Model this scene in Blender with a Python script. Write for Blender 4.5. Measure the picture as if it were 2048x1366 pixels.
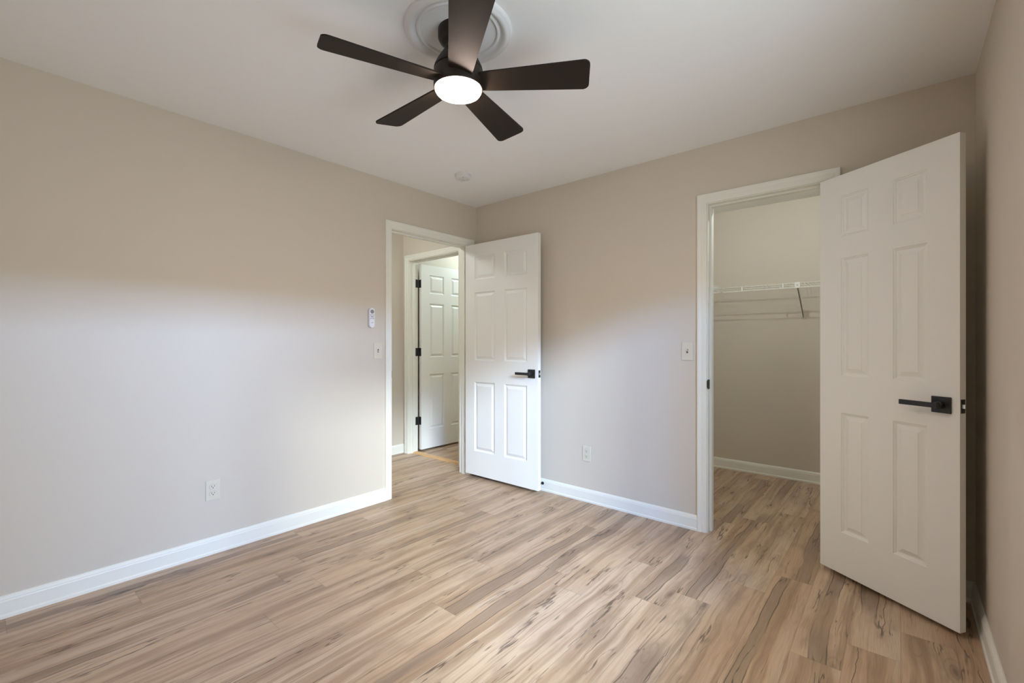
import bpy, bmesh, math, random
from mathutils import Vector, Matrix

for o in list(bpy.data.objects):
    bpy.data.objects.remove(o, do_unlink=True)
SC = bpy.context.scene
COL = SC.collection
PI = math.pi
R = math.radians

# ------------------------------------------------------------------ camera
cam = bpy.data.cameras.new('camera')
cam.sensor_width = 36.0
cam.lens = 911.31 / 2048 * 36.0
cam.shift_y = 0.0005
cam.clip_start = 0.02
camo = bpy.data.objects.new('camera', cam)
COL.objects.link(camo)
camo.location = (2.979, -2.983, 1.2017)
camo.rotation_euler = (R(90), 0, R(40.42))
SC.camera = camo

# ------------------------------------------------------------------ light, sky, exposure
SC.view_settings.view_transform = 'Standard'
SC.view_settings.look = 'None'
SC.view_settings.gamma = 1.0
SC.view_settings.use_curve_mapping = False
SC.view_settings.exposure = 0.0
SC.cycles.use_denoising = True
SC.cycles.max_bounces = 12
SC.cycles.diffuse_bounces = 8
SC.cycles.sample_clamp_indirect = 6.0

# light of each source: colour times strength
C_LOW = (258, 415, 720)      # bright band of sky straight out of the window
C_SIDE = (190, 440, 960)     # bright sky seen obliquely through the window, toward the hall door
C_HIGH = (1180, 1400, 1540)    # bright sky higher up, toward the hall doorway
C_SKY = (3.8, 4, 2.9)
C_GROUND = (4.1, 4.8, 5.3)
C_FAN = (138, 110, 95)
C_CLOSET = (14.5, 16.2, 16.6)
C_HALL = (13.8, 15.2, 15.4)
C_BATH = (20, 24.6, 25)


def split(c):
    m = max(max(c), 1e-6)
    return m, tuple(v / m for v in c)


world = bpy.data.worlds.new('sky')
SC.world = world
world.use_nodes = True
nt = world.node_tree
nt.nodes.clear()
out = nt.nodes.new('ShaderNodeOutputWorld')
bg = nt.nodes.new('ShaderNodeBackground')
tc = nt.nodes.new('ShaderNodeTexCoord')
sp = nt.nodes.new('ShaderNodeSeparateXYZ')
rp = nt.nodes.new('ShaderNodeValToRGB')
mr = nt.nodes.new('ShaderNodeMapRange')
mr.inputs['From Min'].default_value = -0.2
mr.inputs['From Max'].default_value = 0.6
rp.color_ramp.elements[0].position = 0.20
SKY_STRENGTH = max(C_SKY + C_GROUND + (1e-6,))
rp.color_ramp.elements[0].color = (*[v / SKY_STRENGTH for v in C_GROUND], 1)
rp.color_ramp.elements[1].position = 0.45
rp.color_ramp.elements[1].color = (*[v / SKY_STRENGTH for v in C_SKY], 1)
nt.links.new(tc.outputs['Generated'], sp.inputs[0])
nt.links.new(sp.outputs['Z'], mr.inputs['Value'])
nt.links.new(mr.outputs[0], rp.inputs[0])
nt.links.new(rp.outputs[0], bg.inputs['Color'])
bg.inputs['Strength'].default_value = SKY_STRENGTH
nt.links.new(bg.outputs[0], out.inputs[0])


def area_light(name, loc, target, sx, sy, power, color, portal=False, spread=180):
    l = bpy.data.lights.new(name, 'AREA')
    l.shape = 'RECTANGLE'
    l.size, l.size_y = sx, sy
    l.energy = power
    l.color = color
    l.spread = R(spread)
    if portal:
        l.cycles.is_portal = True
    o = bpy.data.objects.new(name, l)
    COL.objects.link(o)
    o.location = loc
    d = Vector(target) - Vector(loc)
    o.rotation_euler = d.to_track_quat('-Z', 'Y').to_euler()
    return o


RW = 3.244          # right wall plane
WY0, WY1, WZ0, WZ1 = -2.66, -1.30, 0.55, 2.06   # window opening in the right wall
area_light('daylight_low_sky', (RW + 5.0, -1.75, 2.92), (0, -1.75, 1.0), 3.0, 0.42, *split(C_LOW))
area_light('daylight_side_sky', (7.90, -5.9, 3.75), (0.9, -0.1, 0.8), 1.8, 0.8, *split(C_SIDE))
area_light('daylight_high_sky', (9.50, -5.0, 4.35), (0.4, -0.3, 0.6), 2.0, 0.8, *split(C_HIGH))
area_light('window_portal', (RW + 0.13, (WY0 + WY1) / 2, (WZ0 + WZ1) / 2), (0, (WY0 + WY1) / 2, (WZ0 + WZ1) / 2),
           WY1 - WY0, WZ1 - WZ0, 1.0, (1, 1, 1), portal=True)


# ------------------------------------------------------------------ materials
def nodes_of(m):
    m.use_nodes = True
    return m.node_tree


def mat(name, col, rough=0.5, metal=0.0, spec=0.5, bump=None, var=0.0):
    m = bpy.data.materials.new(name)
    t = nodes_of(m)
    b = t.nodes['Principled BSDF']
    b.inputs['Base Color'].default_value = (*col, 1)
    b.inputs['Roughness'].default_value = rough
    b.inputs['Metallic'].default_value = metal
    b.inputs['Specular IOR Level'].default_value = spec
    co = t.nodes.new('ShaderNodeTexCoord')
    if bump:
        sc, st, stretch = bump
        mp = t.nodes.new('ShaderNodeMapping')
        mp.inputs['Scale'].default_value = stretch
        nz = t.nodes.new('ShaderNodeTexNoise')
        nz.inputs['Scale'].default_value = sc
        nz.inputs['Detail'].default_value = 3
        bp = t.nodes.new('ShaderNodeBump')
        bp.inputs['Strength'].default_value = st
        bp.inputs['Distance'].default_value = 0.002
        t.links.new(co.outputs['Object'], mp.inputs[0])
        t.links.new(mp.outputs[0], nz.inputs['Vector'])
        t.links.new(nz.outputs[0], bp.inputs['Height'])
        t.links.new(bp.outputs[0], b.inputs['Normal'])
    if var:
        n2 = t.nodes.new('ShaderNodeTexNoise')
        n2.inputs['Scale'].default_value = 3.0
        mx = t.nodes.new('ShaderNodeMix')
        mx.data_type = 'RGBA'
        mx.inputs['A'].default_value = (*[c * (1 - var) for c in col], 1)
        mx.inputs['B'].default_value = (*[min(1, c * (1 + var)) for c in col], 1)
        t.links.new(co.outputs['Object'], n2.inputs['Vector'])
        t.links.new(n2.outputs[0], mx.inputs['Factor'])
        t.links.new(mx.outputs['Result'], b.inputs['Base Color'])
    return m


M = {}
M['wall'] = mat('wall_paint', (0.62, 0.557, 0.47), 0.55, spec=0.3, bump=(160, 0.05, (1, 1, 1)), var=0.01)
M['ceiling'] = mat('ceiling_paint', (0.89, 0.89, 0.89), 0.8, spec=0.2, bump=(120, 0.05, (1, 1, 1)))
M['trim'] = mat('trim_paint', (0.80, 0.785, 0.71), 0.42, spec=0.35, var=0.006)
M['door'] = mat('door_paint', (0.82, 0.81, 0.775), 0.34, spec=0.45, bump=(60, 0.10, (6, 6, 0.5)))
M['black'] = mat('black_metal', (0.012, 0.012, 0.013), 0.42, metal=0.0, spec=0.5, var=0.02)
M['steel'] = mat('steel', (0.62, 0.60, 0.56), 0.3, metal=1.0, var=0.02)
M['blade'] = mat('fan_blade', (0.022, 0.0155, 0.0105), 0.55, spec=0.15, bump=(40, 0.08, (1, 12, 1)), var=0.05)
M['fan'] = mat('fan_metal', (0.021, 0.0135, 0.0085), 0.42, spec=0.3, var=0.02)
M['plate'] = mat('almond_plastic', (0.66, 0.61, 0.50), 0.35, var=0.01)
M['slot'] = mat('dark_slot', (0.05, 0.04, 0.03), 0.6, var=0.02)
M['shade'] = mat('grey_line', (0.26, 0.23, 0.20), 0.6, var=0.02)
M['remote'] = mat('remote_plastic', (0.80, 0.80, 0.83), 0.35, var=0.01)
M['cradle'] = mat('remote_cradle', (0.55, 0.55, 0.57), 0.4, var=0.01)
M['dial'] = mat('remote_dial', (0.24, 0.24, 0.25), 0.5, var=0.02)
M['button'] = mat('remote_button', (0.16, 0.16, 0.17), 0.5, var=0.02)
M['detector'] = mat('detector_plastic', (0.72, 0.71, 0.70), 0.45, var=0.01)
M['wire'] = mat('white_vinyl_wire', (0.78, 0.77, 0.72), 0.4, var=0.01)
M['pole'] = mat('grey_steel_brace', (0.35, 0.34, 0.30), 0.45, var=0.02)
M['plaster'] = mat('plaster', (0.79, 0.79, 0.79), 0.8, spec=0.2, var=0.01)


def oak():
    m = mat('oak_strip', (0.62, 0.36, 0.17), 0.35)
    t = m.node_tree
    b = t.nodes['Principled BSDF']
    co = t.nodes.new('ShaderNodeTexCoord')
    mp = t.nodes.new('ShaderNodeMapping')
    mp.inputs['Scale'].default_value = (3, 60, 60)
    nz = t.nodes.new('ShaderNodeTexNoise')
    nz.inputs['Scale'].default_value = 1.0
    rr = t.nodes.new('ShaderNodeValToRGB')
    rr.color_ramp.elements[0].color = (0.50, 0.27, 0.11, 1)
    rr.color_ramp.elements[1].color = (0.74, 0.46, 0.22, 1)
    t.links.new(co.outputs['Object'], mp.inputs[0])
    t.links.new(mp.outputs[0], nz.inputs['Vector'])
    t.links.new(nz.outputs[0], rr.inputs[0])
    t.links.new(rr.outputs[0], b.inputs['Base Color'])
    return m


M['oak'] = oak()


def emit(name, col, strength):
    m = bpy.data.materials.new(name)
    t = nodes_of(m)
    t.nodes.clear()
    o = t.nodes.new('ShaderNodeOutputMaterial')
    e = t.nodes.new('ShaderNodeEmission')
    e.inputs['Color'].default_value = (*col, 1)
    e.inputs['Strength'].default_value = strength
    t.links.new(e.outputs[0], o.inputs[0])
    return m


FAN_EMIT, FAN_COL = split(C_FAN)
M['lamp'] = emit('lamp_glow', FAN_COL, FAN_EMIT)


def glass():
    m = bpy.data.materials.new('window_glass')
    t = nodes_of(m)
    t.nodes.clear()
    o = t.nodes.new('ShaderNodeOutputMaterial')
    a = t.nodes.new('ShaderNodeBsdfTransparent')
    g = t.nodes.new('ShaderNodeBsdfGlossy')
    g.inputs['Roughness'].default_value = 0.02
    f = t.nodes.new('ShaderNodeFresnel')
    x = t.nodes.new('ShaderNodeMixShader')
    ge = t.nodes.new('ShaderNodeNewGeometry')
    mu = t.nodes.new('ShaderNodeMath')
    mu.operation = 'MULTIPLY'
    su = t.nodes.new('ShaderNodeMath')
    su.operation = 'SUBTRACT'
    su.inputs[0].default_value = 1.0
    t.links.new(ge.outputs['Backfacing'], su.inputs[1])
    t.links.new(f.outputs[0], mu.inputs[0])
    t.links.new(su.outputs[0], mu.inputs[1])
    t.links.new(mu.outputs[0], x.inputs[0])
    t.links.new(a.outputs[0], x.inputs[1])
    t.links.new(g.outputs[0], x.inputs[2])
    t.links.new(x.outputs[0], o.inputs[0])
    return m


M['glass'] = glass()


def floor_material():
    m = bpy.data.materials.new('vinyl_plank_floor')
    t = nodes_of(m)
    b = t.nodes['Principled BSDF']
    L = t.links

    def lk(v, sock):
        if isinstance(v, (int, float)):
            sock.default_value = v
        elif isinstance(v, tuple):
            sock.default_value = v
        else:
            L.new(v, sock)

    def mth(op, a, b_=0.0, c=0.0, clamp=False):
        n = t.nodes.new('ShaderNodeMath')
        n.operation = op
        n.use_clamp = clamp
        lk(a, n.inputs[0]); lk(b_, n.inputs[1]); lk(c, n.inputs[2])
        return n.outputs[0]

    def comb(x, y, z=0.0):
        n = t.nodes.new('ShaderNodeCombineXYZ')
        lk(x, n.inputs[0]); lk(y, n.inputs[1]); lk(z, n.inputs[2])
        return n.outputs[0]

    def noise(vec, scale=1.0, detail=3.0, rough=0.5, dist=0.0):
        n = t.nodes.new('ShaderNodeTexNoise')
        L.new(vec, n.inputs['Vector'])
        n.inputs['Scale'].default_value = scale
        n.inputs['Detail'].default_value = detail
        n.inputs['Roughness'].default_value = rough
        n.inputs['Distortion'].default_value = dist
        return n.outputs[0]

    def white(vec):
        n = t.nodes.new('ShaderNodeTexWhiteNoise')
        n.noise_dimensions = '2D'
        L.new(vec, n.inputs['Vector'])
        s = t.nodes.new('ShaderNodeSeparateColor')
        L.new(n.outputs['Color'], s.inputs[0])
        return s.outputs[0], s.outputs[1], s.outputs[2]

    def smooth(v, a, c, lo=0.0, hi=1.0):
        n = t.nodes.new('ShaderNodeMapRange')
        n.interpolation_type = 'SMOOTHSTEP'
        lk(v, n.inputs['Value'])
        lk(a, n.inputs['From Min']); lk(c, n.inputs['From Max'])
        lk(lo, n.inputs['To Min']); lk(hi, n.inputs['To Max'])
        return n.outputs[0]

    def mixc(f, A, B, mode='MIX'):
        n = t.nodes.new('ShaderNodeMix')
        n.data_type = 'RGBA'
        n.blend_type = mode
        lk(f, n.inputs['Factor'])
        lk(A if not isinstance(A, tuple) else (*A, 1), n.inputs['A'])
        lk(B if not isinstance(B, tuple) else (*B, 1), n.inputs['B'])
        return n.outputs['Result']

    W, LN = 0.165, 1.22
    co = t.nodes.new('ShaderNodeTexCoord')
    s = t.nodes.new('ShaderNodeSeparateXYZ')
    L.new(co.outputs['Object'], s.inputs[0])
    X, Y = s.outputs[0], s.outputs[1]
    xs = mth('DIVIDE', mth('ADD', X, 10.054), W)
    col = mth('FLOOR', xs)
    fx = mth('FRACT', xs)
    ro, _, _ = white(comb(col, 3.7))
    ys = mth('ADD', mth('DIVIDE', Y, LN), mth('MULTIPLY', ro, 7.0))
    row = mth('FLOOR', ys)
    fy = mth('FRACT', ys)
    r1, r2, r3 = white(comb(col, row))
    q1, q2, q3 = white(comb(mth('ADD', col, 51.3), row))
    u = mth('MULTIPLY', mth('SUBTRACT', fx, 0.5), W)          # metres across the plank
    v = mth('MULTIPLY', fy, LN)
    off = mth('MULTIPLY', r1, 83.0)
    # gently wavy grain that runs along the board
    w1 = noise(comb(mth('MULTIPLY', u, 3.0), mth('ADD', mth('MULTIPLY', v, 1.7), off), off), 1.0, 2.0, 0.5)
    w2 = noise(comb(mth('MULTIPLY', u, 14.0), mth('ADD', mth('MULTIPLY', v, 6.5), off), r2), 1.0, 2.0)
    bend = mth('ADD', mth('MULTIPLY', mth('SUBTRACT', w1, 0.5), 0.055), mth('MULTIPLY', mth('SUBTRACT', w2, 0.5), 0.012))
    ub = mth('ADD', u, bend)
    # knots
    vn = t.nodes.new('ShaderNodeTexVoronoi')
    vn.inputs['Scale'].default_value = 1.0
    L.new(comb(mth('ADD', mth('MULTIPLY', ub, 7.5), off), mth('ADD', mth('MULTIPLY', v, 2.3), mth('MULTIPLY', r2, 40.0))), vn.inputs['Vector'])
    kd = vn.outputs['Distance']
    knot_on = mth('GREATER_THAN', q1, 0.36)
    knot = mth('MULTIPLY', smooth(kd, 0.13, 0.03), knot_on)
    near_knot = mth('MULTIPLY', smooth(kd, 0.55, 0.10), knot_on)
    # broad soft streaks
    st = noise(comb(mth('ADD', mth('MULTIPLY', ub, 17.0), off), mth('ADD', mth('MULTIPLY', v, 0.55), off), r3), 1.0, 3.0, 0.5)
    st2 = noise(comb(mth('ADD', mth('MULTIPLY', ub, 60.0), off), mth('ADD', mth('MULTIPLY', v, 1.3), off), r3), 1.0, 3.0, 0.6)
    mott = noise(comb(mth('ADD', mth('MULTIPLY', u, 11.0), off), mth('ADD', mth('MULTIPLY', v, 3.5), off), q1), 1.0, 3.0, 0.6)
    fine = noise(comb(mth('MULTIPLY', ub, 380.0), mth('ADD', mth('MULTIPLY', v, 9.0), off), r3), 1.0, 2.0, 0.6)
    # grey-brown heartwood band with a crisp wavy outline on some boards
    cen = mth('MULTIPLY', mth('SUBTRACT', r2, 0.5), 0.09)
    bulge = mth('MULTIPLY', near_knot, 0.010)
    half = mth('ADD', mth('ADD', mth('MULTIPLY', w1, 0.022), bulge), mth('ADD', 0.004, mth('MULTIPLY', q2, 0.018)))
    side = mth('SUBTRACT', ub, cen)
    dist = mth('SUBTRACT', mth('ABSOLUTE', side), half)
    has_band = mth('GREATER_THAN', q3, 0.47)
    vmask = smooth(noise(comb(0.0, mth('ADD', mth('MULTIPLY', v, 1.1), off), 3.3), 1.0, 1.0), 0.37, 0.47)
    band = mth('MULTIPLY', mth('MULTIPLY', smooth(dist, 0.0045, -0.003), has_band), vmask)
    line = mth('MULTIPLY', mth('MULTIPLY', smooth(mth('ABSOLUTE', dist), 0.0030, 0.0006), has_band), vmask)
    lmask = smooth(noise(comb(mth('MULTIPLY', side, 14.0), mth('ADD', mth('MULTIPLY', v, 2.6), off), 7.7), 1.0, 2.0), 0.34, 0.52)
    line = mth('MULTIPLY', line, lmask)
    # thin cracks
    cr = noise(comb(mth('ADD', mth('MULTIPLY', ub, 15.0), off), mth('ADD', mth('MULTIPLY', v, 1.0), off), 19.0), 1.0, 4.0, 0.55)
    crm = smooth(noise(comb(mth('MULTIPLY', u, 9.0), mth('ADD', mth('MULTIPLY', v, 3.4), off), 29.0), 1.0, 2.0), 0.52, 0.60)
    crack = mth('MULTIPLY', mth('MULTIPLY', smooth(mth('ABSOLUTE', mth('SUBTRACT', cr, 0.5)), 0.014, 0.004), crm), 0.9)
    # long wandering splits
    wob = noise(comb(q2, mth('ADD', mth('MULTIPLY', v, 7.0), off), 41.0), 1.0, 3.0, 0.6)
    sc_ = mth('ADD', mth('MULTIPLY', mth('SUBTRACT', q2, 0.5), 0.11), mth('MULTIPLY', mth('SUBTRACT', wob, 0.5), 0.035))
    sm = smooth(noise(comb(q1, mth('ADD', mth('MULTIPLY', v, 2.0), off), 53.0), 1.0, 1.0), 0.54, 0.60)
    splits = mth('MULTIPLY', smooth(mth('ABSOLUTE', mth('SUBTRACT', u, sc_)), 0.0021, 0.0005), sm)
    crack = mth('MAXIMUM', crack, splits)
    # colour
    light = mixc(r3, (0.575, 0.415, 0.275), (0.66, 0.525, 0.39))
    base = mixc(mth('MULTIPLY', smooth(st, 0.44, 0.66), 0.80), light, (0.40, 0.275, 0.178))
    base = mixc(mth('MULTIPLY', smooth(st2, 0.50, 0.68), 0.58), base, (0.30, 0.20, 0.13))
    base = mixc(mth('MULTIPLY', smooth(st, 0.44, 0.26), 0.50), base, (0.67, 0.585, 0.475))
    base = mixc(mth('MULTIPLY', smooth(mott, 0.47, 0.75), 0.60), base, (0.37, 0.262, 0.178))
    base = mixc(mth('MULTIPLY', band, 0.66), base, (0.30, 0.22, 0.16))
    base = mixc(mth('MULTIPLY', near_knot, 0.30), base, (0.27, 0.185, 0.12))
    ring = mth('MULTIPLY', mth('MULTIPLY', smooth(mth('SINE', mth('MULTIPLY', kd, 70.0)), 0.2, 1.0), smooth(kd, 0.36, 0.10)), knot_on)
    base = mixc(mth('MULTIPLY', ring, 0.30), base, (0.20, 0.135, 0.09))
    base = mixc(mth('MULTIPLY', knot, 0.75), base, (0.13, 0.085, 0.055))
    base = mixc(mth('MULTIPLY', line, 0.85), base, (0.09, 0.06, 0.04))
    base = mixc(mth('MULTIPLY', crack, 0.85), base, (0.08, 0.05, 0.035))
    grain = smooth(fine, 0.3, 0.75, 1.05, 0.86)
    gc = comb(mth('MULTIPLY', grain, 0.87), mth('MULTIPLY', grain, 0.815), mth('MULTIPLY', grain, 0.785))
    base = mixc(1.0, base, gc, 'MULTIPLY')
    # seams between boards
    ex = mth('MULTIPLY', mth('MINIMUM', fx, mth('SUBTRACT', 1.0, fx)), W)
    ey = mth('MULTIPLY', mth('MINIMUM', fy, mth('SUBTRACT', 1.0, fy)), LN)
    seam = smooth(mth('MINIMUM', ex, ey), 0.0015, 0.0004)
    base = mixc(mth('MULTIPLY', seam, 0.5), base, (0.16, 0.11, 0.08))
    L.new(base, b.inputs['Base Color'])
    b.inputs['Specular IOR Level'].default_value = 0.5
    L.new(smooth(fine, 0.2, 0.8, 0.36, 0.46), b.inputs['Roughness'])
    bp = t.nodes.new('ShaderNodeBump')
    bp.inputs['Strength'].default_value = 0.12
    bp.inputs['Distance'].default_value = 0.001
    L.new(mth('SUBTRACT', fine, mth('MULTIPLY', seam, 1.5)), bp.inputs['Height'])
    L.new(bp.outputs[0], b.inputs['Normal'])
    return m


M['floor'] = floor_material()


# ------------------------------------------------------------------ mesh helpers
class MB:
    def __init__(self):
        self.bm = bmesh.new()

    def box(self, x0, x1, y0, y1, z0, z1, mtx=None, bevel=0.0, seg=1):
        v = [Vector((x, y, z)) for x in (x0, x1) for y in (y0, y1) for z in (z0, z1)]
        if mtx is not None:
            v = [mtx @ p for p in v]
        b = [self.bm.verts.new(p) for p in v]
        idx = [(0, 1, 3, 2), (4, 6, 7, 5), (0, 4, 5, 1), (2, 3, 7, 6), (0, 2, 6, 4), (1, 5, 7, 3)]
        fs = [self.bm.faces.new([b[i] for i in f]) for f in idx]
        if bevel > 0:
            es = list({e for f in fs for e in f.edges})
            bmesh.ops.bevel(self.bm, geom=es, offset=bevel, segments=seg, affect='EDGES', profile=0.5)
        return self

    def face(self, pts):
        self.bm.faces.new([self.bm.verts.new(Vector(p)) for p in pts])
        return self

    def prism(self, poly, origin, au, av, aw, depth):
        """poly in (u, v), extruded by depth along aw"""
        o, au, av, aw = Vector(origin), Vector(au), Vector(av), Vector(aw)
        a = [self.bm.verts.new(o + au * p[0] + av * p[1]) for p in poly]
        c = [self.bm.verts.new(o + au * p[0] + av * p[1] + aw * depth) for p in poly]
        n = len(poly)
        self.bm.faces.new(a[::-1])
        self.bm.faces.new(c)
        for i in range(n):
            self.bm.faces.new([a[i], a[(i + 1) % n], c[(i + 1) % n], c[i]])
        return self

    def lathe(self, prof, origin, axis=(0, 0, 1), seg=48, cap0=True, cap1=True):
        ax = Vector(axis).normalized()
        q = Vector((0, 0, 1)).rotation_difference(ax).to_matrix()
        o = Vector(origin)
        rings = []
        for r, h in prof:
            rings.append([self.bm.verts.new(o + q @ Vector((r * math.cos(2 * PI * i / seg), r * math.sin(2 * PI * i / seg), h))) for i in range(seg)])
        for a, c in zip(rings, rings[1:]):
            for i in range(seg):
                self.bm.faces.new([a[i], a[(i + 1) % seg], c[(i + 1) % seg], c[i]])
        if cap0:
            self.bm.faces.new(rings[0][::-1])
        if cap1:
            self.bm.faces.new(rings[-1])
        return self

    def rod(self, p0, p1, r, seg=8):
        p0, p1 = Vector(p0), Vector(p1)
        d = p1 - p0
        return self.lathe([(r, 0), (r, d.length)], p0, d, seg)

    def build(self, name, material, parent=None, smooth=False, angle=35):
        bmesh.ops.recalc_face_normals(self.bm, faces=self.bm.faces[:])
        me = bpy.data.meshes.new(name)
        self.bm.to_mesh(me)
        self.bm.free()
        me.materials.append(material)
        o = bpy.data.objects.new(name, me)
        COL.objects.link(o)
        if parent is not None:
            o.parent = parent
        if smooth:
            for p in me.polygons:
                p.use_smooth = True
            try:
                me.set_sharp_from_angle(angle=R(angle))
            except Exception:
                pass
        return o


def thing(name, label, cat, loc=(0, 0, 0), rz=0.0, group=None):
    o = bpy.data.objects.new(name, None)
    o.empty_display_size = 0.1
    COL.objects.link(o)
    o.location = loc
    o.rotation_euler = (0, 0, rz)
    return tag(o, label, cat, group)


def tag(o, label, cat, group=None):
    o['label'] = label
    o['category'] = cat
    if group:
        o['group'] = group
    return o


def struct(o, label=None, cat=None):
    o['kind'] = 'structure'
    if label:
        o['label'] = label
    if cat:
        o['category'] = cat
    return o


# ------------------------------------------------------------------ room shell
CE = 2.44
DH = 2.069          # underside of head jambs
JT = 0.018          # jamb board thickness


def wall(name, axis, a0, a1, u0, u1, openings=(), label=None, z1=CE):
    mb = MB()

    def bx(ua, ub, za, zb):
        if ub - ua < 1e-5 or zb - za < 1e-5:
            return
        if axis == 'x':
            mb.box(a0, a1, ua, ub, za, zb)
        else:
            mb.box(ua, ub, a0, a1, za, zb)
    cur = u0
    for ua, ub, za, zb in sorted(openings):
        bx(cur, ua, 0, z1)
        bx(ua, ub, 0, za)
        bx(ua, ub, zb, z1)
        cur = ub
    bx(cur, u1, 0, z1)
    return struct(mb.build(name, M['wall']), label, 'wall')


HO = (-0.914, -0.096)            # hall doorway, faces of the side jambs (y)
CO = (2.058, 2.677)              # closet doorway (x)
BO = (-1.040, -0.262)            # doorway across the hall (x)

wall('wall_left', 'x', -0.115, 0, -3.60, 0.145, [(HO[0] - JT, HO[1] + JT, 0, DH + JT)], 'beige left wall with the open hall doorway')
wall('wall_far', 'y', 0, 0.115, 0, RW, [(CO[0] - JT, CO[1] + JT, 0, DH + JT)], 'beige far wall with the closet doorway')
wall('wall_right', 'x', RW, RW + 0.12, -3.60, 1.75, [(WY0, WY1, WZ0, WZ1)], 'beige wall at the right edge behind the closet door')
wall('wall_back', 'y', -3.60, -3.48, 0, RW, [], 'beige wall behind the viewer')
wall('wall_closet_left', 'x', 1.353, 1.468, 0.115, 1.75, [], 'beige left side wall inside the closet')
wall('wall_closet_back', 'y', 1.635, 1.75, 1.468, RW, [], 'beige back wall of the closet under the wire shelf')
wall('wall_hall_left', 'x', -1.26, -1.145, -2.10, 0.145, [], 'beige side wall of the hall beyond the doorway')
wall('wall_hall_far', 'y', 0.03, 0.145, -1.145, -0.115, [(BO[0] - JT, BO[1] + JT, 0, DH + JT)], 'beige hall wall holding the second doorway')
wall('wall_hall_back', 'y', -2.10, -2.0, -1.145, -0.115, [], 'beige end wall of the hall')
wall('wall_bath_left', 'x', -1.26, -1.145, 0.145, 2.3, [], 'beige left wall of the room beyond the hall')
wall('wall_bath_back', 'y', 2.2, 2.3, -1.145, 0.3, [], 'beige back wall of the room beyond the hall')
wall('wall_bath_right', 'x', 0.3, 0.4, 0.145, 2.3, [], 'beige right wall of the room beyond the hall')
wall('wall_bath_side', 'y', 0.115, 0.145, 0.0, 0.4, [], 'beige return wall of the room beyond the hall')

fl = MB().box(-1.26, RW + 0.12, -3.6, 2.3, -0.06, 0.0).build('floor', M['floor'])
struct(fl, 'light brown wood plank floor with dark knots and streaks', 'floor')
ce = MB().box(-1.26, RW + 0.12, -3.6, 2.3, CE, CE + 0.08).build('ceiling', M['ceiling'])
struct(ce, 'plain white painted ceiling', 'ceiling')

# ---- baseboards
BB = [(0, 0), (0.019, 0), (0.019, 0.012), (0.0145, 0.018), (0.0145, 0.072), (0.0125, 0.077), (0.0125, 0.081), (0.008, 0.090), (0.004, 0.095), (0, 0.095)]


def baseboard(name, p0, p1, nrm, label):
    p0, p1 = Vector((*p0, 0)), Vector((*p1, 0))
    d = p1 - p0
    o = MB().prism(BB, p0, (*nrm, 0), (0, 0, 1), d.normalized(), d.length).build(name, M['trim'])
    return struct(o, label, 'baseboard')


CW = 0.057
baseboard('baseboard_left', (0, -3.48), (0, HO[0] - CW - 0.005), (1, 0), 'white baseboard along the left wall')
baseboard('baseboard_far', (0, 0), (CO[0] - CW - 0.005, 0), (0, -1), 'white baseboard between the two doorways')
baseboard('baseboard_corner', (CO[1] + CW + 0.005, 0), (RW, 0), (0, -1), 'short white baseboard behind the closet door')
baseboard('baseboard_right', (RW, -3.48), (RW, 0), (-1, 0), 'white baseboard along the right wall')
baseboard('baseboard_back', (0, -3.48), (RW, -3.48), (0, 1), 'white baseboard behind the viewer')
baseboard('baseboard_closet_back', (1.468, 1.635), (RW, 1.635), (0, -1), 'white baseboard along the closet back wall')
baseboard('baseboard_closet_left', (1.468, 0.115), (1.468, 1.635), (1, 0), 'white baseboard on the closet left wall')
baseboard('baseboard_hall_left', (-1.145, -2.0), (-1.145, 0.03), (1, 0), 'white baseboard on the hall side wall')
baseboard('baseboard_bath_back', (-1.145, 2.2), (0.3, 2.2), (0, -1), 'white baseboard in the room beyond the hall')

# ---- door casings (colonial profile, mitred), jamb linings and stops
CP = [(0.0, 0.0), (0.0, 0.009), (0.003, 0.011), (0.010, 0.0115), (0.013, 0.0135), (0.020, 0.0145), (0.030, 0.013),
      (0.036, 0.0155), (0.046, 0.0185), (0.054, 0.0185), (0.057, 0.016), (0.057, 0.0)]


def casing_mb(mb, axis, plane, sgn, a, b, h, rev=0.005):
    """axis: wall normal axis; a < b inner jamb faces; h head"""
    a, b, h = a - rev, b + rev, h + rev
    rows = []
    for w, t in CP:
        pts = [(a - w, 0), (a - w, h + w), (b + w, h + w), (b + w, 0)]
        row = []
        for u, z in pts:
            n = plane + sgn * t
            row.append(mb.bm.verts.new((n, u, z) if axis == 'x' else (u, n, z)))
        rows.append(row)
    for r0, r1 in zip(rows, rows[1:]):
        for i in range(3):
            mb.bm.faces.new([r0[i], r0[i + 1], r1[i + 1], r1[i]])
    mb.bm.faces.new([r[0] for r in rows])
    mb.bm.faces.new([r[3] for r in rows][::-1])
    return mb


def lining_mb(mb, axis, p0, p1, a, b, h, th):
    """U shaped board set from plane p0 to p1, thickness th outward of a..b (negative = inward)"""
    for (ua, ub, za, zb) in ((a - th, a, 0, h + th), (b, b + th, 0, h + th), (a, b, h, h + th)):
        ua, ub = min(ua, ub), max(ua, ub)
        za, zb = min(za, zb), max(za, zb)
        if axis == 'x':
            mb.box(p0, p1, ua, ub, za, zb)
        else:
            mb.box(ua, ub, p0, p1, za, zb)
    return mb


def doorway(n, axis, p0, p1, room, sgn, op, stop, label, other=None):
    mb = MB()
    casing_mb(mb, axis, room, sgn, op[0], op[1], DH)
    if other is not None:
        casing_mb(mb, axis, other, -sgn, op[0], op[1], DH)
    t = struct(mb.build('trim_%d' % n, M['trim']), label, 'door casing')
    lining_mb(j := MB(), axis, p0, p1, op[0], op[1], DH, JT)
    jo = j.build('jamb', M['trim'], t)
    lining_mb(s := MB(), axis, stop[0], stop[1], op[0], op[1], DH, -0.011)
    s.build('stop_strip', M['trim'], t)
    return t


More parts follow.
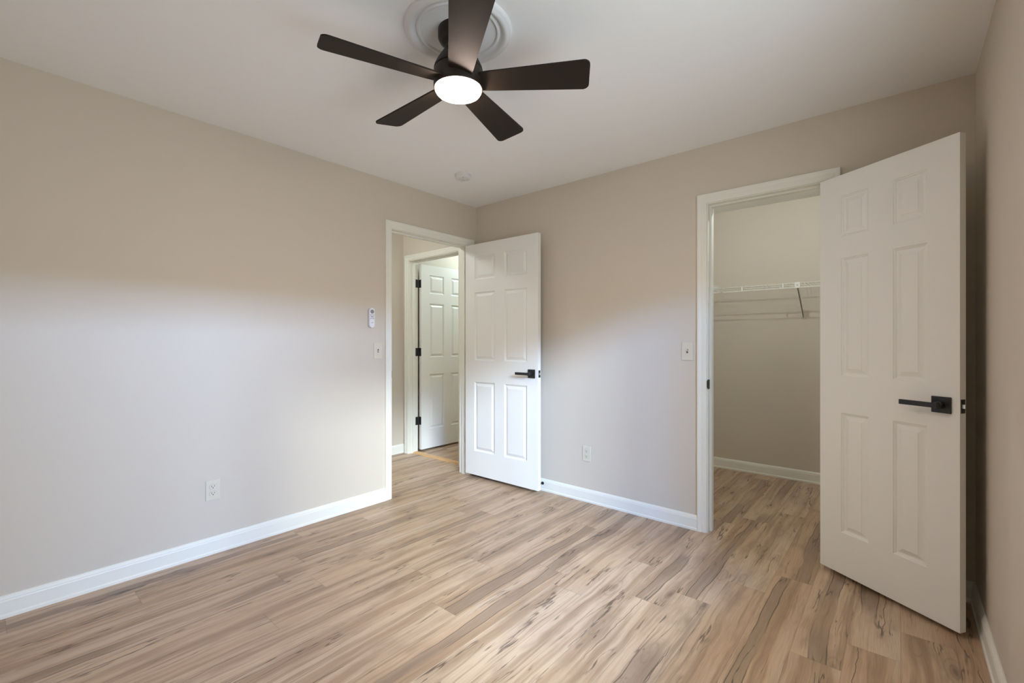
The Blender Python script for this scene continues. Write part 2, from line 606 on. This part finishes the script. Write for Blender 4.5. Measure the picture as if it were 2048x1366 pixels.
t1 = doorway(1, 'x', -0.115, 0.0, 0.0, 1, HO, (-0.073, -0.039), 'white casing and jamb round the hall doorway in the corner', other=-0.115)
t2 = doorway(2, 'y', 0.0, 0.115, 0.0, -1, CO, (0.039, 0.073), 'white casing and jamb round the closet doorway')
t3 = doorway(3, 'y', 0.03, 0.145, 0.03, -1, BO, (0.072, 0.106), 'white casing and jamb of the doorway seen across the hall')

# strike plates let into the jambs
sk = MB().box(-0.034, 0.003, HO[0], HO[0] + 0.0015, 0.925, 0.982).build('strike_plate', M['black'], t1)
sk['label'] = 'small black strike plate'
mb = MB()
mb.box(CO[0], CO[0] + 0.0018, -0.006, 0.030, 0.905, 0.965, bevel=0.0006)
mb.box(CO[0] - 0.002, CO[0] + 0.0018, -0.0085, -0.004, 0.912, 0.958)
sk = mb.build('strike_plate', M['black'], t2)
sk['label'] = 'small black strike plate'
mb = MB()
mb.box(CO[0] + 0.0016, CO[0] + 0.0024, 0.006, 0.020, 0.922, 0.948)
mb.build('strike_opening', M['slot'], sk)

# oak threshold across the hall
th = MB().prism([(0.0, 0), (0.075, 0), (0.070, 0.009), (0.055, 0.013), (0.020, 0.013), (0.006, 0.009)], (BO[0], 0.072, 0), (0, 1, 0), (0, 0, 1), (1, 0, 0), BO[1] - BO[0]).build('trim_4', M['oak'])
struct(th, 'orange oak threshold strip in the doorway across the hall', 'threshold')

# window in the right wall (out of frame, lets the daylight in)
win = MB()
lining_mb(win, 'x', RW, RW + 0.12, WY0 + 0.02, WY1 - 0.02, WZ1 - 0.02, 0.02)
win.box(RW - 0.02, RW + 0.12, WY0, WY1, WZ0, WZ0 + 0.025)
casing_mb(win, 'x', RW, -1, WY0 + 0.02, WY1 - 0.02, WZ1 - 0.02)
for v in win.bm.verts:
    if v.co.z < WZ0:
        v.co.z = WZ0
w1 = struct(win.build('window_1', M['trim']), 'white framed window in the right wall beside the viewer', 'window')
sash = MB()
ym = (WY0 + WY1) / 2
for ya, yb in ((WY0 + 0.02, ym), (ym, WY1 - 0.02)):
    sash.box(RW + 0.05, RW + 0.085, ya, ya + 0.03, WZ0 + 0.025, WZ1 - 0.02)
    sash.box(RW + 0.05, RW + 0.085, yb - 0.03, yb, WZ0 + 0.025, WZ1 - 0.02)
    sash.box(RW + 0.05, RW + 0.085, ya + 0.03, yb - 0.03, WZ0 + 0.025, WZ0 + 0.06)
    sash.box(RW + 0.05, RW + 0.085, ya + 0.03, yb - 0.03, WZ1 - 0.05, WZ1 - 0.02)
sash.build('sash', M['trim'], w1)
MB().box(RW + 0.066, RW + 0.069, WY0 + 0.04, WY1 - 0.04, WZ0 + 0.05, WZ1 - 0.04).build('pane', M['glass'], w1)


# ------------------------------------------------------------------ six-panel doors
def door_leaf(name, W, stile, H=2.03, T=0.035):
    """local: u along x from the hinge, visible face y=0 (facing -y), z up"""
    bm = bmesh.new()
    mid = 0.108
    pw = (W - 2 * stile - mid) / 2
    us = [0, stile, stile + pw, stile + pw + mid, W - stile, W]
    zs = [0, 0.212, 0.820, 1.008, 1.606, 1.716, 1.922, H]
    prof = [(0.0, 0.0), (0.0025, 0.004), (0.0065, 0.005), (0.0095, 0.0095), (0.0135, 0.0105), (0.019, 0.0095), (0.035, 0.003), (0.0365, 0.0012)]
    for side in (0, 1):
        y0 = 0.0 if side == 0 else T
        s = 1 if side == 0 else -1
        for i in range(5):
            for k in range(7):
                a, b_, c, d = us[i], us[i + 1], zs[k], zs[k + 1]
                if i in (1, 3) and k in (1, 3, 5):
                    prev = None
                    for ins, dep in prof:
                        ring = [bm.verts.new((x, y0 + s * dep, z)) for x, z in ((a + ins, c + ins), (b_ - ins, c + ins), (b_ - ins, d - ins), (a + ins, d - ins))]
                        if prev:
                            for q in range(4):
                                f = [prev[q], prev[(q + 1) % 4], ring[(q + 1) % 4], ring[q]]
                                bm.faces.new(f if side == 0 else f[::-1])
                        prev = ring
                    bm.faces.new(prev if side == 0 else prev[::-1])
                else:
                    f = [bm.verts.new((x, y0, z)) for x, z in ((a, c), (b_, c), (b_, d), (a, d))]
                    bm.faces.new(f if side == 0 else f[::-1])
    for pts in ([(0, 0, 0), (0, 0, H), (0, T, H), (0, T, 0)], [(W, 0, 0), (W, T, 0), (W, T, H), (W, 0, H)],
                [(0, 0, 0), (0, T, 0), (W, T, 0), (W, 0, 0)], [(0, 0, H), (W, 0, H), (W, T, H), (0, T, H)]):
        bm.faces.new([bm.verts.new(p) for p in pts])
    bmesh.ops.remove_doubles(bm, verts=bm.verts[:], dist=0.00005)
    me = bpy.data.meshes.new(name)
    bm.to_mesh(me)
    bm.free()
    me.materials.append(M['door'])
    o = bpy.data.objects.new(name, me)
    COL.objects.link(o)
    return o


def lever(door, W, z, face, T=0.035, back=0.0615):
    """face -1: on y=0 side, +1: on y=T side"""
    u = W - back
    y0 = 0.0 if face < 0 else T
    s = face

    def yb(a, b_):
        return (min(y0 + s * a, y0 + s * b_), max(y0 + s * a, y0 + s * b_))
    mb = MB()
    ya = yb(0.0001, 0.009)
    mb.box(u - 0.034, u + 0.034, ya[0], ya[1], z - 0.034, z + 0.034, bevel=0.0015, seg=2)
    ro = mb.build('rosette', M['black'])
    mb = MB()
    mb.lathe([(0.0155, 0.0), (0.0155, 0.018), (0.0125, 0.020), (0.0125, 0.046)], (u, y0 + s * 0.009, z), (0, s, 0), 32)
    ya = yb(0.047, 0.058)
    mb.box(u - 0.128, u + 0.016, ya[0], ya[1], z - 0.0105, z + 0.0105, bevel=0.0012, seg=2)
    lv = mb.build('lever_handle', M['black'], door)
    lv['label'] = 'matt black lever handle on a square rosette'
    ro.parent = lv
    return lv


def latch(door, W, z, T=0.035):
    mb = MB()
    mb.box(W, W + 0.0012, T / 2 - 0.0125, T / 2 + 0.0125, z - 0.0285, z + 0.0285, bevel=0.0005)
    p = mb.build('latch_plate', M['black'], door)
    p['label'] = 'black latch plate on the door edge'
    mb = MB()
    mb.prism([(-0.008, 0), (0.008, 0), (0.008, 0.003), (-0.005, 0.011), (-0.008, 0.011)], (W + 0.0012, T / 2, z - 0.008), (0, 1, 0), (1, 0, 0), (0, 0, 1), 0.016)
    b_ = mb.build('latch_bolt', M['steel'], p)
    for dz in (-0.021, 0.021):
        mb = MB()
        mb.lathe([(0.004, 0), (0.004, 0.0006)], (W + 0.0012, T / 2, z + dz), (1, 0, 0), 16)
        mb.build('screw', M['slot'], p)
    return p


def hinge(door, z, T=0.035, jamb=None):
    """barrel at the room-side edge (y=T)"""
    mb = MB()
    mb.rod((-0.003, T + 0.006, z - 0.045), (-0.003, T + 0.006, z + 0.045), 0.0065, 16)
    mb.box(-0.0016, 0.0, 0.004, T + 0.004, z - 0.044, z + 0.044)
    if jamb:
        mb.box(*jamb, z - 0.044, z + 0.044, bevel=0.0006)
    h = mb.build('hinge', M['black'], door)
    h['label'] = 'black butt hinge'
    return h


# hall door, open flat beside the far wall
HWD = 0.808
d1 = door_leaf('door_1', HWD, 0.110)
d1.location = (0.010, -0.139, 0.032)
d1.rotation_euler = (0, 0, R(0.6))
struct(d1, 'open white six-panel door hinged in the room corner beside the hall doorway', 'door')
lever(d1, HWD, 0.918, -1)
lever(d1, HWD, 0.918, 1)
latch(d1, HWD, 0.918)
for z in (0.30, 1.05, 1.80):
    hinge(d1, z)

# closet door, swung wide toward the right wall
CWD = 0.611
d2 = door_leaf('door_2', CWD, 0.115)
d2.location = (2.6545, -0.066, 0.022)
d2.rotation_euler = (0, 0, R(-33.6))
struct(d2, 'open white six-panel closet door at the right, largest door in the picture', 'door')
lever(d2, CWD, 0.918, -1)
lever(d2, CWD, 0.918, 1)
latch(d2, CWD, 0.918)
for z in (0.30, 1.05, 1.80):
    hinge(d2, z)

# door across the hall, opened away into the next room
d3 = door_leaf('door_3', 0.762, 0.115)
d3.location = (-1.004, 0.166, 0.024)
d3.rotation_euler = (0, 0, R(90))
struct(d3, 'white six-panel door standing open across the hall, three black hinges', 'door')
for z in (0.316, 1.068, 1.816):
    hinge(d3, z, jamb=(-0.056, -0.021, 0.033, 0.0355))


# ------------------------------------------------------------------ ceiling fan with light
FX, FY = 1.642, -1.742
med = MB()
mp = [(0.0005, 0.0), (0.150, 0.0), (0.153, -0.006), (0.158, -0.008), (0.163, -0.006), (0.166, -0.001), (0.170, -0.002), (0.175, -0.010),
      (0.184, -0.016), (0.192, -0.0165), (0.198, -0.013), (0.202, -0.0105), (0.207, -0.009), (0.211, -0.005), (0.213, 0.0)]
mp = [(r, h - 0.004) for r, h in mp]
mp[-1] = (0.213, 0.0)
med.lathe(mp, (FX, FY, CE), seg=96, cap0=True, cap1=False)
mo = med.build('ceiling_medallion', M['plaster'], smooth=True, angle=50)
tag(mo, 'round white moulded medallion on the ceiling above the black fan', 'ceiling medallion')

fan = thing('ceiling_fan', 'black five-blade ceiling fan with a glowing round light, hung from the medallion', 'ceiling fan', (FX, FY, CE))
mb = MB()
mb.lathe([(0.080, -0.0042), (0.080, -0.034), (0.076, -0.042), (0.062, -0.050), (0.046, -0.054)], (0, 0, 0), seg=64)
mb.build('canopy', M['fan'], fan, smooth=True)
mb = MB()
mb.lathe([(0.040, -0.050), (0.042, -0.066), (0.060, -0.090), (0.083, -0.125), (0.094, -0.148), (0.0965, -0.158), (0.0965, -0.1605),
          (0.0935, -0.1615), (0.0935, -0.1635), (0.0965, -0.1645), (0.0975, -0.172), (0.0975, -0.232), (0.0955, -0.236), (0.088, -0.236)], (0, 0, 0), seg=72)
hs = mb.build('motor_housing', M['fan'], fan, smooth=True)
mb = MB()
mb.lathe([(0.0905, -0.2355), (0.0905, -0.241), (0.087, -0.247), (0.074, -0.2525), (0.050, -0.2565), (0.025, -0.258), (0.002, -0.2585)], (0, 0, 0), seg=64)
df = mb.build('light_diffuser', M['lamp'], fan, smooth=True)
df['label'] = 'glowing warm white light disc'


def blade_mesh():
    n = 26
    r0, r1 = 0.088, 0.515
    top = []
    w0, w1 = 0.088, 0.1415
    cr = 0.024
    pts = []
    pts.append((r0, w0 / 2))
    pts.append((r0 + 0.03, w0 / 2 + 0.004))
    for i in range(7):
        a = PI / 2 - i * (PI / 2) / 6
        pts.append((r1 - cr + cr * math.cos(a), w1 / 2 - cr + cr * math.sin(a)))
    for i in range(7):
        a = 0 - i * (PI / 2) / 6
        pts.append((r1 - cr + cr * math.cos(a), -w1 / 2 + cr + cr * math.sin(a)))
    pts.append((r0 + 0.03, -w0 / 2 - 0.004))
    pts.append((r0, -w0 / 2))
    mb = MB()
    mb.prism(pts, (0, 0, -0.003), (1, 0, 0), (0, 1, 0), (0, 0, 1), 0.006)
    return mb


b0 = blade_mesh().build('blade', M['blade'], fan)
for k in range(5):
    o = b0 if k == 0 else b0.copy()
    if k:
        COL.objects.link(o)
        o.parent = fan
    a = R(33.94 + 72 * k)
    # pitch about the blade's own length, then turn round the hub
    o.matrix_local = Matrix.Translation((0, 0, 2.232 - CE)) @ Matrix.Rotation(a, 4, 'Z') @ Matrix.Rotation(R(-12.8), 4, 'X')

# ------------------------------------------------------------------ smoke detector
sd = thing('smoke_detector', 'small round white smoke detector on the ceiling near the corner', 'smoke detector', (0.511, -0.646, CE))
MB().lathe([(0.062, -0.0005), (0.062, -0.008), (0.060, -0.009)], (0, 0, 0), seg=48).build('mounting_base', M['detector'], sd, smooth=True)
mb = MB()
mb.lathe([(0.0565, -0.009), (0.0565, -0.024), (0.052, -0.030), (0.040, -0.033), (0.039, -0.0315), (0.030, -0.0315), (0.029, -0.034), (0.002, -0.035)], (0, 0, 0), seg=48)
mb.build('detector_cover', M['detector'], sd, smooth=True)
mb = MB()
mb.lathe([(0.0035, 0), (0.0035, -0.0015)], (0.030, -0.030, -0.0325), seg=16)
mb.build('indicator', M['slot'], sd)
mb = MB()
for k in range(4):
    mb.box(-0.018, 0.004, -0.004 + k * 0.006, -0.002 + k * 0.006, -0.0358, -0.0345)
mb.build('sensor_vent', M['cradle'], sd)


# ------------------------------------------------------------------ wall plates
def duplex_outlet(name, label, loc, rz):
    """local: plate in the xz plane, facing -y"""
    t = thing(name, label, 'outlet', loc, rz, 'duplex wall outlets')
    MB().box(-0.0355, 0.0355, -0.0055, 0.0, -0.057, 0.057, bevel=0.002, seg=2).build('cover_plate', M['plate'], t)
    for dz in (0.0195, -0.0195):
        mb = MB()
        poly = []
        for i in range(40):
            a = 2 * PI * i / 40
            poly.append((max(-0.0172, min(0.0172, 0.0195 * math.cos(a))), 0.0135 * math.sin(a)))
        poly = [(x, (abs(z) ** 0.8) * (0.0135 ** 0.2) * (1 if z > 0 else -1)) for x, z in poly]
        mb.prism(poly, (0, -0.0055, dz), (1, 0, 0), (0, 0, 1), (0, -1, 0), 0.0022)
        r = mb.build('receptacle', M['plate'], t)
        mb = MB()
        ring = [(x * 1.04, z * 1.05) for x, z in poly]
        mb.prism(ring, (0, -0.0055, dz), (1, 0, 0), (0, 0, 1), (0, -1, 0), 0.0004)
        mb.build('recess_line', M['shade'], r)
        mb = MB()
        mb.box(-0.0082, -0.0056, -0.0080, -0.0077, dz - 0.001, dz + 0.0075)
        mb.box(0.0056, 0.0082, -0.0080, -0.0077, dz, dz + 0.0070)
        mb.lathe([(0.0028, 0), (0.0028, 0.0003)], (0, -0.0077, dz - 0.0062), (0, -1, 0), 16)
        mb.build('slot', M['slot'], r)
    mb = MB()
    mb.lathe([(0.0026, 0), (0.0026, 0.0012)], (0, -0.0055, 0), (0, -1, 0), 16)
    mb.build('screw', M['plate'], t)
    return t


def light_switch(name, label, loc, rz, up):
    t = thing(name, label, 'light switch', loc, rz, 'toggle light switches')
    MB().box(-0.0365, 0.0365, -0.0055, 0.0, -0.060, 0.060, bevel=0.002, seg=2).build('cover_plate', M['plate'], t)
    mb = MB()
    mb.box(-0.0052, 0.0052, -0.0059, -0.0055, -0.0125, 0.0125)
    sl = mb.build('toggle_slot', M['slot'], t)
    a = R(28 if up else -28)
    mb = MB()
    mtx = Matrix.Translation((0, -0.004, 0)) @ Matrix.Rotation(-a, 4, 'X')
    mb.box(-0.0040, 0.0040, -0.016, 0.0, -0.0040, 0.0040, mtx=mtx, bevel=0.0008)
    mb.build('toggle', M['plate'], t)
    for dz in (0.030, -0.030):
        mb = MB()
        mb.lathe([(0.0026, 0), (0.0026, 0.001)], (0, -0.0055, dz), (0, -1, 0), 16)
        mb.build('screw', M['plate'], t)
    return t


# faces +x on the left wall: local -y -> +x  => rz = +90
duplex_outlet('wall_outlet', 'almond duplex outlet low on the left wall', (0, -2.113, 0.360), R(90))
duplex_outlet('wall_outlet', 'almond duplex outlet low on the far wall between the two doors', (1.181, 0, 0.359), 0)
light_switch('light_switch', 'almond toggle switch under the remote, left of the hall doorway', (0, -1.036, 1.136), R(90), False)
light_switch('light_switch', 'almond toggle switch on the far wall, left of the closet doorway', (1.931, 0, 1.1425), 0, True)

# fan remote in its wall cradle
rm = thing('fan_remote', 'white pill-shaped fan remote with dark buttons on the left wall above the switch', 'remote control', (0, -1.098, 1.380), R(90))


def pill(w, h, seg=12):
    r = w / 2
    p = []
    for i in range(seg + 1):
        a = PI * i / seg
        p.append((r * math.cos(a), h / 2 - r + r * math.sin(a)))
    for i in range(seg + 1):
        a = PI + PI * i / seg
        p.append((r * math.cos(a), -h / 2 + r + r * math.sin(a)))
    return p


MB().prism(pill(0.045, 0.148), (0, 0, 0), (1, 0, 0), (0, 0, 1), (0, -1, 0), 0.012).build('cradle', M['cradle'], rm)
mb = MB()
mb.prism(pill(0.042, 0.144), (0, -0.012, 0), (1, 0, 0), (0, 0, 1), (0, -1, 0), 0.010)
mb.prism(pill(0.038, 0.140), (0, -0.022, 0), (1, 0, 0), (0, 0, 1), (0, -1, 0), 0.0015)
rb = mb.build('body', M['remote'], rm)
mb = MB()
mb.lathe([(0.0150, 0), (0.0150, 0.0008)], (0, -0.0235, 0.045), (0, -1, 0), 32)
db = mb.build('dial_button', M['dial'], rm)
db['label'] = 'round grey dial'
for row, z in ((0, 0.020), (1, -0.005)):
    for k in (-1, 0, 1):
        mb = MB()
        mb.lathe([(0.0032, 0), (0.0032, 0.0008)], (k * 0.0115, -0.0235, z), (0, -1, 0), 16)
        mb.build('button', M['button'], rm)
mb = MB()
mb.box(-0.0125, 0.0125, -0.0243, -0.0235, 0.0050, 0.0100, bevel=0.0003)
mb.build('rocker_button', M['button'], rm)
mb = MB()
for k, wd in enumerate((0.003, 0.0034, 0.003, 0.0036, 0.003)):
    mb.box(-0.011 + k * 0.0046, -0.011 + k * 0.0046 + wd, -0.0238, -0.0235, -0.0370, -0.0345 + (0.0008 if k in (2, 3) else 0))
mb.build('printed_mark', M['button'], rm)

# ------------------------------------------------------------------ door stop on the far baseboard
ds = thing('door_stop', 'small black door stop on the far baseboard behind the hall door', 'door stop', (0.777, -0.0145, 0.060))
MB().lathe([(0.0125, 0.0), (0.0125, 0.003), (0.008, 0.006)], (0, 0, 0), (0, -1, 0), 24).build('mounting_flange', M['black'], ds, smooth=True)
MB().lathe([(0.0045, 0.005), (0.0045, 0.050)], (0, 0, 0), (0, -1, 0), 16).build('stem', M['black'], ds, smooth=True)
MB().lathe([(0.0075, 0.050), (0.0085, 0.054), (0.0085, 0.062), (0.006, 0.066)], (0, 0, 0), (0, -1, 0), 24).build('rubber_tip', M['black'], ds, smooth=True)

# ------------------------------------------------------------------ closet wire shelves
ST, SB = 1.683, 1.643


def wire_shelf(label, origin, rz, length, braces, clips, group='wire closet shelves'):
    """local: runs along +x, wall at y=0, front lip at y=-0.305; z from the origin"""
    t = thing('wire_shelf', label, 'wire shelf', origin, rz, group)
    D = 0.305
    mb = MB()
    n = int(length / 0.0254)
    for i in range(n + 1):
        x = 0.006 + i * (length - 0.012) / n
        mb.rod((x, -0.004, ST), (x, -D, ST), 0.0016, 6)
    mb.build('wire_deck', M['wire'], t)
    for y, z in ((-D, ST - 0.003), (-D, SB), (-D * 0.5, ST - 0.004), (-0.006, ST - 0.004)):
        mb = MB()
        mb.rod((0, y, z), (length, y, z), 0.0031, 10)
        mb.build('rail', M['wire'], t)
    for x in clips:
        mb = MB()
        mb.box(x - 0.006, x + 0.006, -D - 0.005, -D + 0.003, SB - 0.002, ST + 0.001, bevel=0.001)
        mb.build('lip_clip', M['wire'], t)
    for x in braces:
        mb = MB()
        mb.rod((x, -D + 0.002, SB + 0.004), (x, -0.006, 1.424), 0.0055, 12)
        br = mb.build('brace', M['pole'], t)
        br['label'] = 'grey diagonal support brace'
        mb = MB()
        mb.box(x - 0.020, x + 0.020, -D - 0.008, -D + 0.006, SB - 0.004, ST + 0.004, bevel=0.002)
        mb.build('front_clip', M['wire'], br)
        mb = MB()
        mb.box(x - 0.013, x + 0.013, -0.006, 0.0, 1.402, 1.434, bevel=0.0015)
        mb.build('foot_plate', M['wire'], br)
        for sy, sz in ((-D - 0.008, (ST + SB) / 2), (-0.006, 1.414)):
            mb = MB()
            mb.lathe([(0.0035, 0), (0.0035, 0.001)], (x, sy, sz), (0, -1, 0), 12)
            mb.build('screw', M['slot'], br)
    return t


wire_shelf('long white wire shelf across the closet back wall with a grey diagonal brace', (1.470, 1.635, 0), 0, 1.772, (0.876,), (0.463, 0.773, 1.083, 1.393))
wire_shelf('short white wire shelf on the closet left wall, only its end showing', (1.468, 0.400, 0), R(90), 0.925, (), (0.31, 0.62))

# ------------------------------------------------------------------ lamps out of sight
def point(name, loc, light, rad):
    power, col = split(light)
    l = bpy.data.lights.new(name, 'POINT')
    l.energy = power
    l.color = col
    l.shadow_soft_size = rad
    o = bpy.data.objects.new(name, l)
    COL.objects.link(o)
    o.location = loc
    return o


point('closet_lamp', (2.30, 0.40, 2.36), C_CLOSET, 0.007)
point('hall_lamp', (-0.62, -1.15, 2.33), C_HALL, 0.06)
point('bath_lamp', (-0.55, 1.20, 2.33), C_BATH, 0.08)
